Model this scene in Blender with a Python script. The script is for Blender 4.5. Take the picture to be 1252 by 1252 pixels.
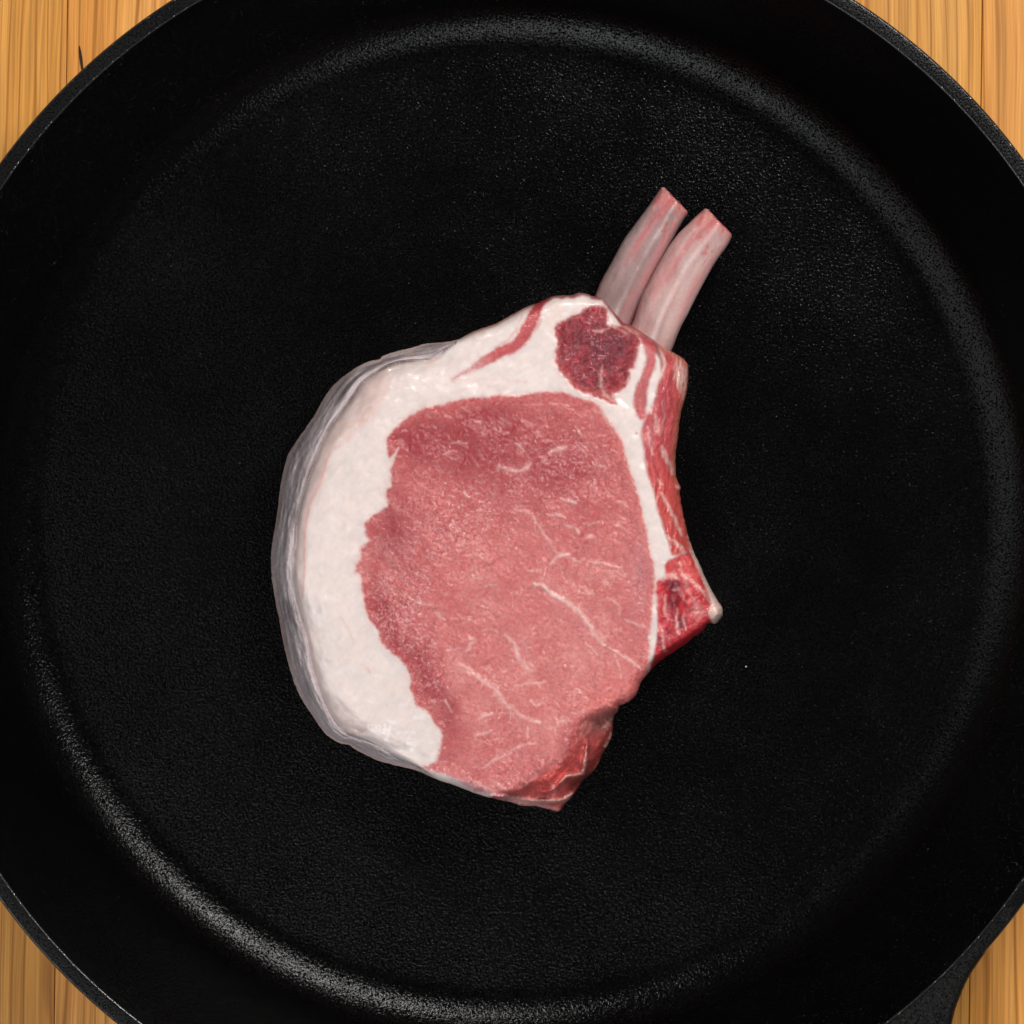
import bpy, bmesh, math
import numpy as np
from mathutils import Vector, Matrix

scene = bpy.context.scene
for o in list(bpy.data.objects):
    bpy.data.objects.remove(o, do_unlink=True)
COL = scene.collection

# ------------------------------------------------------------------ camera
FPX = 4825.0                                  # focal length in pixels of a 1252 px wide picture
CAM = Vector((-0.010, 0.054, 1.0))
NADX, NADY = 576.8, 376.4                     # where the point straight below the camera falls in the picture
cd = bpy.data.cameras.new('camera')
cam = bpy.data.objects.new('camera', cd)
COL.objects.link(cam)
cam.location = CAM                            # looks straight down; the picture is an off-centre crop
cd.sensor_width = 36.0
cd.lens = FPX / 1252 * 36.0
cd.shift_x = (626 - NADX) / 1252
cd.shift_y = -(626 - NADY) / 1252
cd.clip_start = 0.01
cd.clip_end = 20.0
scene.camera = cam
scene.render.resolution_x = 1024
scene.render.resolution_y = 1024

# ------------------------------------------------------------------ world and lamps
world = bpy.data.worlds.new('World')
scene.world = world
world.use_nodes = True
wb = world.node_tree.nodes['Background']
wb.inputs[0].default_value = (0.9, 0.95, 1.0, 1)
wb.inputs[1].default_value = 0.085


def area_lamp(name, azimuth, elevation, dist, sx, sy, power, color, aim=(0, 0, 0.02)):
    """azimuth: degrees clockwise from the top of the picture"""
    a, e = math.radians(azimuth), math.radians(elevation)
    d = Vector((math.sin(a) * math.cos(e), math.cos(a) * math.cos(e), math.sin(e)))
    l = bpy.data.lights.new(name, 'AREA')
    l.shape = 'RECTANGLE'
    l.size, l.size_y = sx, sy
    l.energy = power
    l.color = color
    o = bpy.data.objects.new(name, l)
    COL.objects.link(o)
    o.location = Vector(aim) + d * dist
    o.rotation_euler = d.to_track_quat('Z', 'Y').to_euler()
    return o


area_lamp('softbox_key', 30, 51, 0.95, 0.34, 0.13, 8.3, (1.0, 0.97, 0.94))
area_lamp('softbox_fill', 246, 45, 1.15, 0.80, 1.10, 3.5, (0.97, 0.98, 1.0))
area_lamp('strip_lamp', 187, 48, 1.00, 0.30, 0.42, 2.9, (0.95, 0.97, 1.0))

vs = scene.view_settings
vs.view_transform = 'Standard'
vs.look = 'None'
vs.exposure = 0.0
vs.gamma = 1.0


# ------------------------------------------------------------------ helpers
def rays(px, py):
    px = np.asarray(px, float)
    py = np.asarray(py, float)
    return np.stack([(px - NADX) / FPX, -(py - NADY) / FPX, -np.ones_like(px)], -1)


def at(px, py, z):
    """the point of the place at height z (m) that was traced at this spot of the photograph"""
    d = rays(px, py)
    z = np.broadcast_to(np.asarray(z, float), d.shape[:-1])
    t = (z - CAM.z) / d[..., 2]
    return np.array(CAM) + d * t[..., None]


def mesh_obj(name, verts, faces, mat, parent=None, col=None, normals=None, smooth=True, origin=(0, 0, 0)):
    me = bpy.data.meshes.new(name)
    v = np.asarray(verts, np.float64) - np.array(origin)
    if isinstance(faces, np.ndarray):
        n = faces.shape[1]
        me.vertices.add(len(v))
        me.vertices.foreach_set('co', v.astype(np.float32).ravel())
        me.loops.add(faces.size)
        me.loops.foreach_set('vertex_index', faces.astype(np.int32).ravel())
        me.polygons.add(len(faces))
        me.polygons.foreach_set('loop_start', np.arange(0, faces.size, n, dtype=np.int32))
        me.polygons.foreach_set('loop_total', np.full(len(faces), n, np.int32))
        me.update(calc_edges=True)
        me.validate()
    else:
        me.from_pydata([tuple(p) for p in v], [], faces)
        me.update()
    me.polygons.foreach_set('use_smooth', np.full(len(me.polygons), smooth))
    if col is not None:
        a = me.color_attributes.new('tint', 'FLOAT_COLOR', 'POINT')
        c = np.ones((len(v), 4), np.float32)
        c[:, :3] = col
        a.data.foreach_set('color', c.ravel())
    if normals is not None and len(me.vertices) == len(normals):
        me.normals_split_custom_set_from_vertices(normals.tolist())
    me.materials.append(mat)
    o = bpy.data.objects.new(name, me)
    COL.objects.link(o)
    if parent is not None:
        o.parent = parent
    return o


def empty(name, loc, label, cat):
    o = bpy.data.objects.new(name, None)
    o.empty_display_size = 0.02
    COL.objects.link(o)
    o.location = loc
    o['label'] = label
    o['category'] = cat
    return o


rng = np.random.default_rng(7)
LAT = rng.random((8, 256, 256)).astype(np.float32)


def vnoise(x, y, seed=0):
    T = LAT[seed % 8]
    x = x + 37.7 * seed
    y = y + 91.3 * seed
    xi = np.floor(x).astype(int)
    yi = np.floor(y).astype(int)
    fx = x - xi
    fy = y - yi
    fx = fx * fx * (3 - 2 * fx)
    fy = fy * fy * (3 - 2 * fy)
    a = T[xi & 255, yi & 255]
    b = T[(xi + 1) & 255, yi & 255]
    c = T[xi & 255, (yi + 1) & 255]
    d = T[(xi + 1) & 255, (yi + 1) & 255]
    return (a * (1 - fx) + b * fx) * (1 - fy) + (c * (1 - fx) + d * fx) * fy


def fbm(x, y, seed=0, octs=4):
    s, a, t = 0, 1.0, 0
    for k in range(octs):
        s = s + a * vnoise(x * 2 ** k, y * 2 ** k, seed + k)
        t += a
        a *= 0.5
    return s / t * 2 - 1          # about -1..1


def sstep(a, b, x):
    t = np.clip((x - a) / (b - a), 0, 1)
    return t * t * (3 - 2 * t)


def catmull(P, n=3, closed=True):
    P = np.array(P, float)
    N = len(P)
    out = []
    for i in range(N if closed else N - 1):
        if closed:
            p0, p1, p2, p3 = P[i - 1], P[i], P[(i + 1) % N], P[(i + 2) % N]
        else:
            p0, p1, p2, p3 = P[max(i - 1, 0)], P[i], P[i + 1], P[min(i + 2, N - 1)]
        for k in range(n):
            t = k / n
            out.append(0.5 * ((2 * p1) + (-p0 + p2) * t + (2 * p0 - 5 * p1 + 4 * p2 - p3) * t * t
                              + (-p0 + 3 * p1 - 3 * p2 + p3) * t ** 3))
    if not closed:
        out.append(P[-1])
    return np.array(out)


def seg_dist(P, X, Y, closed=False, prm=False):
    best = np.full(X.shape, 1e9, np.float32)
    who = np.zeros(X.shape, np.float32)
    N = len(P)
    for i in range(N if closed else N - 1):
        ax, ay = P[i]
        bx, by = P[(i + 1) % N]
        dx, dy = bx - ax, by - ay
        L = dx * dx + dy * dy + 1e-9
        t = np.clip(((X - ax) * dx + (Y - ay) * dy) / L, 0, 1)
        d = (X - ax - t * dx) ** 2 + (Y - ay - t * dy) ** 2
        if prm:
            m = d < best
            who[m] = (i + t[m]) / (N - 1)
        best = np.minimum(best, d)
    return (np.sqrt(best), who) if prm else np.sqrt(best)


def sdf(P, X, Y):
    """signed distance to a closed outline, negative inside (far values are cut off)"""
    P = np.asarray(P, float)
    out = np.full(X.shape, 60.0, np.float32)
    mg = 30
    m = (X > P[:, 0].min() - mg) & (X < P[:, 0].max() + mg) & (Y > P[:, 1].min() - mg) & (Y < P[:, 1].max() + mg)
    x, y = X[m].astype(np.float32), Y[m].astype(np.float32)
    best = seg_dist(P, x, y, closed=True)
    ins = np.zeros(x.shape, bool)
    N = len(P)
    for i in range(N):
        ax, ay = P[i]
        bx, by = P[(i + 1) % N]
        if ay == by:
            continue
        c = ((ay > y) != (by > y)) & (x < (bx - ax) * (y - ay) / (by - ay) + ax)
        ins ^= c
    out[m] = np.where(ins, -best, best)
    return out


# ------------------------------------------------------------------ materials
def new_mat(name):
    m = bpy.data.materials.new(name)
    m.use_nodes = True
    nt = m.node_tree
    bs = nt.nodes['Principled BSDF']
    return m, nt, bs


def N(nt, t, **kw):
    n = nt.nodes.new(t)
    for k, v in kw.items():
        setattr(n, k, v)
    return n


def noise_node(nt, vec, scale, detail=3, rough=0.55, dist=0.0):
    n = N(nt, 'ShaderNodeTexNoise')
    n.inputs['Scale'].default_value = scale
    n.inputs['Detail'].default_value = detail
    n.inputs['Roughness'].default_value = rough
    n.inputs['Distortion'].default_value = dist
    nt.links.new(vec, n.inputs['Vector'])
    return n


def ramp(nt, fac, stops):
    r = N(nt, 'ShaderNodeValToRGB')
    e = r.color_ramp.elements
    while len(e) < len(stops):
        e.new(0.5)
    for k, (p, c) in enumerate(stops):
        e[k].position = p
        e[k].color = (*c, 1) if len(c) == 3 else c
    nt.links.new(fac, r.inputs['Fac'])
    return r


def iron_mat(name, base, rough, bump_mm, scale, rough2=0.1, spec=0.5, mottled=True):
    m, nt, bs = new_mat(name)
    tc = N(nt, 'ShaderNodeTexCoord')
    v = tc.outputs['Object']
    n1 = noise_node(nt, v, scale, 2, 0.5)
    n2 = noise_node(nt, v, 26, 5, 0.65)
    n3 = noise_node(nt, v, scale * 2.3, 2, 0.5)
    add = N(nt, 'ShaderNodeMath', operation='ADD')
    nt.links.new(n1.outputs['Fac'], add.inputs[0])
    mu = N(nt, 'ShaderNodeMath', operation='MULTIPLY')
    mu.inputs[1].default_value = 0.45
    nt.links.new(n3.outputs['Fac'], mu.inputs[0])
    nt.links.new(mu.outputs[0], add.inputs[1])
    b = N(nt, 'ShaderNodeBump')
    b.inputs['Distance'].default_value = bump_mm / 1000
    pt = ramp(nt, n2.outputs['Fac'], [(0.34, (0.80,) * 3), (0.62, (1.0,) * 3)])
    nt.links.new(pt.outputs['Color'], b.inputs['Strength'])
    n4 = noise_node(nt, v, scale * 1.5, 1, 0.5)
    gr = ramp(nt, n4.outputs['Fac'], [(0.57, (0, 0, 0)), (0.76, (5.0,) * 3)])
    ad2 = N(nt, 'ShaderNodeMath', operation='ADD')
    nt.links.new(add.outputs[0], ad2.inputs[0])
    nt.links.new(gr.outputs['Color'], ad2.inputs[1])
    nt.links.new(ad2.outputs[0], b.inputs['Height'])
    nt.links.new(b.outputs['Normal'], bs.inputs['Normal'])
    rr = ramp(nt, n2.outputs['Fac'], [(0.25, (rough - rough2,) * 3), (0.75, (rough + rough2,) * 3)])
    nt.links.new(rr.outputs['Color'], bs.inputs['Roughness'])
    cr = ramp(nt, n2.outputs['Fac'], [(0.3, tuple(c * 0.75 for c in base)), (0.7, tuple(c * 1.3 for c in base))])
    nt.links.new(cr.outputs['Color'], bs.inputs['Base Color'])
    bs.inputs['Specular IOR Level'].default_value = spec
    return m


M_iron = iron_mat('seasoned_iron', (0.0011, 0.0010, 0.0010), 0.20, 0.140, 1350, 0.05, 0.19)
M_edge = iron_mat('worn_iron_edge', (0.010, 0.010, 0.010), 0.22, 0.02, 900, 0.03, 1.0)
M_rimtop = iron_mat('iron_rim', (0.0030, 0.0029, 0.0031), 0.36, 0.12, 1500, 0.05, 0.20)
M_handle = iron_mat('cast_iron_handle', (0.0045, 0.0038, 0.0034), 0.40, 0.16, 1100, 0.06, 0.28)


def wood_mat(seed):
    m, nt, bs = new_mat('stave_wood')
    tc = N(nt, 'ShaderNodeTexCoord')
    mp = N(nt, 'ShaderNodeMapping')
    mp.inputs['Location'].default_value = (seed * 1.37, seed * 0.71, 0)
    nt.links.new(tc.outputs['Object'], mp.inputs['Vector'])
    v = mp.outputs['Vector']
    # slow sideways wander of the grain along the board
    mw = N(nt, 'ShaderNodeMapping')
    mw.inputs['Scale'].default_value = (14, 4.0, 1)
    nt.links.new(v, mw.inputs['Vector'])
    nw = noise_node(nt, mw.outputs['Vector'], 1.0, 3, 0.5)
    sub = N(nt, 'ShaderNodeVectorMath', operation='SUBTRACT')
    sub.inputs[1].default_value = (0.5, 0.5, 0.5)
    nt.links.new(nw.outputs['Color'], sub.inputs[0])
    sc = N(nt, 'ShaderNodeVectorMath', operation='MULTIPLY')
    sc.inputs[1].default_value = (0.012, 0, 0)
    nt.links.new(sub.outputs[0], sc.inputs[0])
    ad = N(nt, 'ShaderNodeVectorMath', operation='ADD')
    nt.links.new(v, ad.inputs[0])
    nt.links.new(sc.outputs[0], ad.inputs[1])
    # growth rings: thin dark late wood lines 2-4 mm apart
    m1 = N(nt, 'ShaderNodeMapping')
    m1.inputs['Scale'].default_value = (300, 5, 5)
    nt.links.new(ad.outputs[0], m1.inputs['Vector'])
    r1 = noise_node(nt, m1.outputs['Vector'], 1.0, 2, 0.5, 0.0)
    line = ramp(nt, r1.outputs['Fac'], [(0.40, (0, 0, 0)), (0.50, (0.12,) * 3), (0.56, (0.95,) * 3), (0.60, (0.05,) * 3)])
    sx = N(nt, 'ShaderNodeSeparateXYZ')
    nt.links.new(ad.outputs[0], sx.inputs[0])
    m4 = N(nt, 'ShaderNodeMapping')
    m4.inputs['Scale'].default_value = (70, 3, 3)
    nt.links.new(v, m4.inputs['Vector'])
    r4 = noise_node(nt, m4.outputs['Vector'], 1.0, 2, 0.5)
    ma = N(nt, 'ShaderNodeMath', operation='MULTIPLY_ADD')
    ma.inputs[1].default_value = 2 * math.pi / (0.0034 + 0.0016 * ((seed * 0.43) % 1))
    mb = N(nt, 'ShaderNodeMath', operation='MULTIPLY')
    mb.inputs[1].default_value = 20.0
    nt.links.new(r4.outputs['Fac'], mb.inputs[0])
    nt.links.new(sx.outputs['X'], ma.inputs[0])
    nt.links.new(mb.outputs[0], ma.inputs[2])
    si = N(nt, 'ShaderNodeMath', operation='SINE')
    nt.links.new(ma.outputs[0], si.inputs[0])
    ringl = ramp(nt, si.outputs[0], [(0.0, (0, 0, 0)), (0.80, (0.10,) * 3), (0.965, (0.75,) * 3), (1.0, (0.9,) * 3)])
    lmul = N(nt, 'ShaderNodeMix', data_type='RGBA', blend_type='LIGHTEN')
    lmul.inputs['Factor'].default_value = 1.0
    half_ = N(nt, 'ShaderNodeMix', data_type='RGBA', blend_type='MULTIPLY')
    half_.inputs['Factor'].default_value = 1.0
    half_.inputs['B'].default_value = (0.45, 0.45, 0.45, 1)
    nt.links.new(line.outputs['Color'], half_.inputs['A'])
    nt.links.new(half_.outputs['Result'], lmul.inputs['A'])
    nt.links.new(ringl.outputs['Color'], lmul.inputs['B'])
    m2 = N(nt, 'ShaderNodeMapping')
    m2.inputs['Scale'].default_value = (1500, 24, 10)
    nt.links.new(ad.outputs[0], m2.inputs['Vector'])
    r2 = noise_node(nt, m2.outputs['Vector'], 1.0, 3, 0.6)
    m3 = N(nt, 'ShaderNodeMapping')
    m3.inputs['Scale'].default_value = (60, 6, 5)
    nt.links.new(ad.outputs[0], m3.inputs['Vector'])
    r3 = noise_node(nt, m3.outputs['Vector'], 1.0, 3, 0.5)
    base = ramp(nt, r3.outputs['Fac'], [(0.25, (0.55, 0.205, 0.030)), (0.47, (0.80, 0.365, 0.068)), (0.74, (0.93, 0.480, 0.125))])
    hs = N(nt, 'ShaderNodeHueSaturation')
    k = (seed * 0.618) % 1
    hs.inputs['Hue'].default_value = 0.5 - 0.008 + 0.014 * k
    hs.inputs['Value'].default_value = 0.92 + 0.16 * ((seed * 0.377) % 1)
    nt.links.new(base.outputs['Color'], hs.inputs['Color'])
    mx = N(nt, 'ShaderNodeMix', data_type='RGBA')
    nt.links.new(lmul.outputs['Result'], mx.inputs['Factor'])
    nt.links.new(hs.outputs['Color'], mx.inputs['A'])
    mx.inputs['B'].default_value = (0.46, 0.170, 0.026, 1)
    fine = ramp(nt, r2.outputs['Fac'], [(0.3, (0.72,) * 3), (0.7, (1.14,) * 3)])
    ml = N(nt, 'ShaderNodeMix', data_type='RGBA', blend_type='MULTIPLY')
    ml.inputs['Factor'].default_value = 1.0
    nt.links.new(mx.outputs['Result'], ml.inputs['A'])
    nt.links.new(fine.outputs['Color'], ml.inputs['B'])
    nt.links.new(ml.outputs['Result'], bs.inputs['Base Color'])
    bs.inputs['Roughness'].default_value = 0.5
    bs.inputs['Specular IOR Level'].default_value = 0.3
    b = N(nt, 'ShaderNodeBump')
    b.inputs['Strength'].default_value = 0.5
    b.inputs['Distance'].default_value = 0.0002
    nt.links.new(r2.outputs['Fac'], b.inputs['Height'])
    nt.links.new(b.outputs['Normal'], bs.inputs['Normal'])
    return m


def flesh_mat(name, rough, bump_mm, bump_scale, sss=0.2, radius=(1.0, 0.35, 0.25), vary=0.12, vary_scale=1400,
              coat=0.0, spec=0.5, stretch=(1, 1, 1), rough_var=0.12):
    m, nt, bs = new_mat(name)
    at_ = N(nt, 'ShaderNodeAttribute', attribute_name='tint')
    tc = N(nt, 'ShaderNodeTexCoord')
    mp = N(nt, 'ShaderNodeMapping')
    mp.inputs['Scale'].default_value = stretch
    nt.links.new(tc.outputs['Object'], mp.inputs['Vector'])
    v = mp.outputs['Vector']
    nf = noise_node(nt, v, vary_scale, 3, 0.65)
    rr = ramp(nt, nf.outputs['Fac'], [(0.3, (1 - vary,) * 3), (0.7, (1 + vary,) * 3)])
    ml = N(nt, 'ShaderNodeMix', data_type='RGBA', blend_type='MULTIPLY')
    ml.inputs['Factor'].default_value = 1.0
    nt.links.new(at_.outputs['Color'], ml.inputs['A'])
    nt.links.new(rr.outputs['Color'], ml.inputs['B'])
    nt.links.new(ml.outputs['Result'], bs.inputs['Base Color'])
    nb = noise_node(nt, v, bump_scale, 4, 0.65, 0.4)
    b = N(nt, 'ShaderNodeBump')
    b.inputs['Strength'].default_value = 1.0
    b.inputs['Distance'].default_value = bump_mm / 1000
    nt.links.new(nb.outputs['Fac'], b.inputs['Height'])
    nt.links.new(b.outputs['Normal'], bs.inputs['Normal'])
    nb2 = noise_node(nt, v, bump_scale * 1.5, 3, 0.7, 0.3)
    bc = N(nt, 'ShaderNodeBump')
    bc.inputs['Strength'].default_value = 1.0
    bc.inputs['Distance'].default_value = bump_mm * 1.5 / 1000
    nt.links.new(nb2.outputs['Fac'], bc.inputs['Height'])
    nt.links.new(bc.outputs['Normal'], bs.inputs['Coat Normal'])
    nr = noise_node(nt, tc.outputs['Object'], 110, 4, 0.6)
    r2 = ramp(nt, nr.outputs['Fac'], [(0.35, (rough - rough_var,) * 3), (0.65, (rough + rough_var,) * 3)])
    nt.links.new(r2.outputs['Color'], bs.inputs['Roughness'])
    bs.inputs['Specular IOR Level'].default_value = spec
    bs.inputs['Subsurface Weight'].default_value = sss
    bs.inputs['Subsurface Radius'].default_value = radius
    bs.inputs['Subsurface Scale'].default_value = 0.0016
    bs.inputs['Coat Weight'].default_value = coat
    bs.inputs['Coat Roughness'].default_value = 0.09
    return m


M_loin = flesh_mat('loin_flesh', 0.40, 0.20, 900, 0.15, vary=0.07, coat=0.85, vary_scale=1300, spec=0.30)
M_dark = flesh_mat('dark_flesh', 0.40, 0.50, 700, 0.10, vary=0.30, coat=0.9, spec=0.25, vary_scale=900)
M_red = flesh_mat('red_flesh', 0.38, 0.30, 650, 0.15, vary=0.14, coat=0.8, spec=0.30)
M_fat = flesh_mat('pork_fat', 0.42, 0.14, 420, 0.35, (1.0, 0.6, 0.45), vary=0.03, vary_scale=500, coat=0.5)
M_rind = flesh_mat('pork_rind', 0.52, 0.16, 500, 0.25, (1.0, 0.7, 0.6), vary=0.08, coat=0.0)
M_bone = flesh_mat('rib_bone', 0.38, 0.14, 520, 0.25, (1.0, 0.5, 0.4), vary=0.07, coat=0.2)

# ------------------------------------------------------------------ the setting: a table top of glued staves
table_z = -0.0048
top = empty('tabletop', (0, 0, table_z), 'light brown wooden tabletop of long glued staves under the pan', 'tabletop')
del top['category']
top['kind'] = 'structure'
slant = math.atan2(14, 1100)
pj = at(67, 1200, table_z)
width = 0.0466
x_left = float(pj[0]) - 10 * width
for i in range(-1, 30):
    x0 = x_left + i * width
    if x0 < -0.55 or x0 > 0.55:
        continue
    bm = bmesh.new()
    bmesh.ops.create_cube(bm, size=1)
    bmesh.ops.scale(bm, vec=(width - 0.00012, 1.2, 0.030), verts=bm.verts)
    bmesh.ops.bevel(bm, geom=[e for e in bm.edges], offset=0.0003, segments=2, affect='EDGES', profile=0.5)
    me = bpy.data.meshes.new('plank')
    bm.to_mesh(me)
    bm.free()
    me.materials.append(wood_mat(i + 3))
    p = bpy.data.objects.new('plank', me)
    COL.objects.link(p)
    p.parent = top
    yb = float(pj[1])
    xc = x0 + width / 2
    rz = -slant
    p.rotation_euler = (0, 0, rz)
    # the joint passes through the traced point
    p.location = (xc + (0 - yb) * math.sin(slant), 0, -0.015 - 0.0001 * ((i * 7) % 3))
    if x0 < float(at(98, 70, table_z)[0]) < x0 + width:
        plank_split = p

# a short open split in the board beside the pan
sp = []
for y, w in [(56, 0.5), (62, 1.4), (70, 1.8), (78, 1.6), (90, 1.2), (100, 0.3)]:
    x = 97 + (y - 56) * 0.13
    sp.append((x - w, y))
    sp.append((x + w, y))
pv = at([a for a, b in sp], [b for a, b in sp], table_z + 0.00012)
M_split, nt_, bs_ = new_mat('split_dark')
bs_.inputs['Base Color'].default_value = (0.035, 0.012, 0.005, 1)
bs_.inputs['Roughness'].default_value = 0.9
fs = [(2 * k, 2 * k + 1, 2 * k + 3, 2 * k + 2) for k in range(5)]
lo = [(p[0], p[1], p[2] - 0.0001) for p in pv]
vv = [tuple(p) for p in pv] + lo
so = mesh_obj('split', vv, fs + [(2 * k + 1, 2 * k, 2 * k + 12, 2 * k + 13) for k in (0,)], M_split, smooth=False)
so.parent = plank_split
bpy.context.view_layer.update()
so.matrix_parent_inverse = plank_split.matrix_world.inverted()

# ------------------------------------------------------------------ the pan
pan = empty('skillet', (0, 0, 0), 'large round black cast iron skillet with the raw chop in it', 'skillet')


def arc(cx, cz, r, a0, a1, n):
    return [(cx + r * math.cos(math.radians(a0 + (a1 - a0) * k / n)), cz + r * math.sin(math.radians(a0 + (a1 - a0) * k / n)))
            for k in range(n + 1)]


prof = [(0.0, 0.0), (20, 0), (40, 0.02), (60, 0.04), (80, 0.05), (95, 0.05), (105, 0.05), (113, 0.05), (116, 0.05)]
# fillet from floor to wall, wall leaning 30 deg outwards
fr, wa = 16.0, 64.0
fc = (118.0, 0.05 + fr)
prof += arc(fc[0], fc[1], fr, -90, -90 + wa, 16)
ex, ez = prof[-1]
rim_z = 48.0
inx = 148.6
prof += [(ex + (inx - 0.05 - ex) * k / 5, ez + (rim_z - 0.6 - ez) * k / 5) for k in range(1, 5)]
prof += arc(inx + 0.42, rim_z - 0.42, 0.42, 180, 90, 5)
prof += [(149.8, rim_z + 0.01), (150.8, rim_z + 0.01)]
prof += arc(152.55 - 0.8, rim_z - 0.8, 0.8, 90, 0, 6)
prof += [(152.55, 44.0), (151.6, 42.0), (147, 32), (140, 18), (134, 6), (131, -1.5), (128, -4.2), (124, -4.75), (60, -4.75), (0.0, -4.75)]
nseg = 320
vv, ff = [], []
for r, z in prof:
    if r == 0:
        vv.append((0, 0, z / 1000))
    else:
        for k in range(nseg):
            a = 2 * math.pi * k / nseg
            vv.append((r / 1000 * math.cos(a), r / 1000 * math.sin(a), z / 1000))
for j in range(len(prof) - 1):
    if j == 0:
        ff += [(0, 1 + k, 1 + (k + 1) % nseg) for k in range(nseg)]
    elif j == len(prof) - 2:
        a0 = 1 + (j - 1) * nseg
        ff += [(a0 + (k + 1) % nseg, a0 + k, len(vv) - 1) for k in range(nseg)]
    else:
        a0 = 1 + (j - 1) * nseg
        b0 = a0 + nseg
        ff += [(a0 + k, b0 + k, b0 + (k + 1) % nseg, a0 + (k + 1) % nseg) for k in range(nseg)]
body = mesh_obj('pan_body', vv, ff, M_iron, pan)
body.data.materials.append(M_edge)
body.data.materials.append(M_rimtop)
rs = np.array([math.hypot(p.center[0], p.center[1]) for p in body.data.polygons])
zs = np.array([p.center[2] for p in body.data.polygons])
mi = np.zeros(len(rs), np.int32)
mi[(zs > 0.0476)] = 2
mi[(zs > 0.0474) & (rs < (inx + 0.42) / 1000) & (rs > 0.14)] = 1
mi[(zs > 0.0476) & (rs > 0.15195)] = 1
body.data.polygons.foreach_set('material_index', mi)

# handle: flares out of the rim at the lower right
hx = math.radians(60)
sc = 0.952 / FPX
R_rim = 773.0
side = [(704, 302), (715, 288), (726.5, 262), (736.9, 240), (747.6, 218), (756.5, 203), (765.3, 191.5), (776.5, 177.5), (790, 164.5),
        (806, 151), (828, 138), (855, 124), (888, 109), (930, 95), (1000, 84), (1100, 81),
        (1220, 84), (1320, 88), (1385, 80), (1425, 58), (1442, 25)]
right = catmull(side, 3, closed=False)
left = [(a, -b) for a, b in right[::-1]]
inner = [(757 * math.cos(math.radians(a)), 757 * math.sin(math.radians(a))) for a in np.linspace(-22.6, 22.6, 30)]
out2 = [tuple(p) for p in right] + left
nO = len(out2)
poly2 = np.array(out2 + inner)
ux, uy = math.cos(hx), -math.sin(hx)
def hw(a, b):
    # along / across -> metres; across positive is the picture's right-hand side
    return ((a * ux + b * -uy) * sc, (a * uy + b * ux) * sc)
def offset(P, d):
    nx = np.roll(P, -1, 0) - np.roll(P, 1, 0)
    nrm = np.stack([nx[:, 1], -nx[:, 0]], 1)
    nrm /= np.linalg.norm(nrm, axis=1)[:, None] + 1e-9
    area = np.sum(P[:, 0] * np.roll(P[:, 1], -1) - np.roll(P[:, 0], -1) * P[:, 1])
    s = 1 if area < 0 else -1
    Q = P.copy()
    k_ = np.arange(nO)
    w_ = np.clip((np.minimum(k_, nO - 1 - k_) - 2) / 8, 0, 1)
    Q[:nO] += s * nrm[:nO] * d * w_[:, None]
    return Q
zt = (rim_z + 0.06) / 1000
levels = []
for k in range(6):
    a = math.radians(90 * k / 5)
    levels.append((7.5 * (1 - math.sin(a)), zt - 0.0016 * (1 - math.cos(a))))
levels += [(0, zt - 0.006), (2.0, zt - 0.0085), (7.0, zt - 0.0105)]
bm = bmesh.new()
loops = []
for off, z in levels:
    Q = offset(poly2, off)
    loops.append([bm.verts.new((*hw(a, b), z)) for a, b in Q])
for A, B in zip(loops[:-1], loops[1:]):
    for k in range(len(A)):
        bm.faces.new((A[k], A[(k + 1) % len(A)], B[(k + 1) % len(A)], B[k]))
# tear-drop hole near the end
hole = [(1290 + 62 * math.cos(t) * (1.25 if math.cos(t) < 0 else 0.8), 40 * math.sin(t) * (1 - 0.25 * (math.cos(t) < 0))) for t in np.linspace(0, 2 * math.pi, 28, endpoint=False)]
hl = []
for z in (levels[0][1], levels[-1][1]):
    hl.append([bm.verts.new((*hw(a, b), z)) for a, b in hole])
for k in range(28):
    bm.faces.new((hl[0][k], hl[1][k], hl[1][(k + 1) % 28], hl[0][(k + 1) % 28]))
for L, H in ((loops[0], hl[0]), (loops[-1], hl[1])):
    es = []
    for ring in (L, H):
        for k in range(len(ring)):
            e = bm.edges.get((ring[k], ring[(k + 1) % len(ring)])) or bm.edges.new((ring[k], ring[(k + 1) % len(ring)]))
            es.append(e)
    bmesh.ops.triangle_fill(bm, edges=es, use_beauty=True)
bmesh.ops.recalc_face_normals(bm, faces=bm.faces)
me = bpy.data.meshes.new('handle')
bm.to_mesh(me)
bm.free()
for p in me.polygons:
    p.use_smooth = len(p.vertices) == 4
me.materials.append(M_handle)
ho = bpy.data.objects.new('handle', me)
COL.objects.link(ho)
ho.parent = pan

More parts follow.
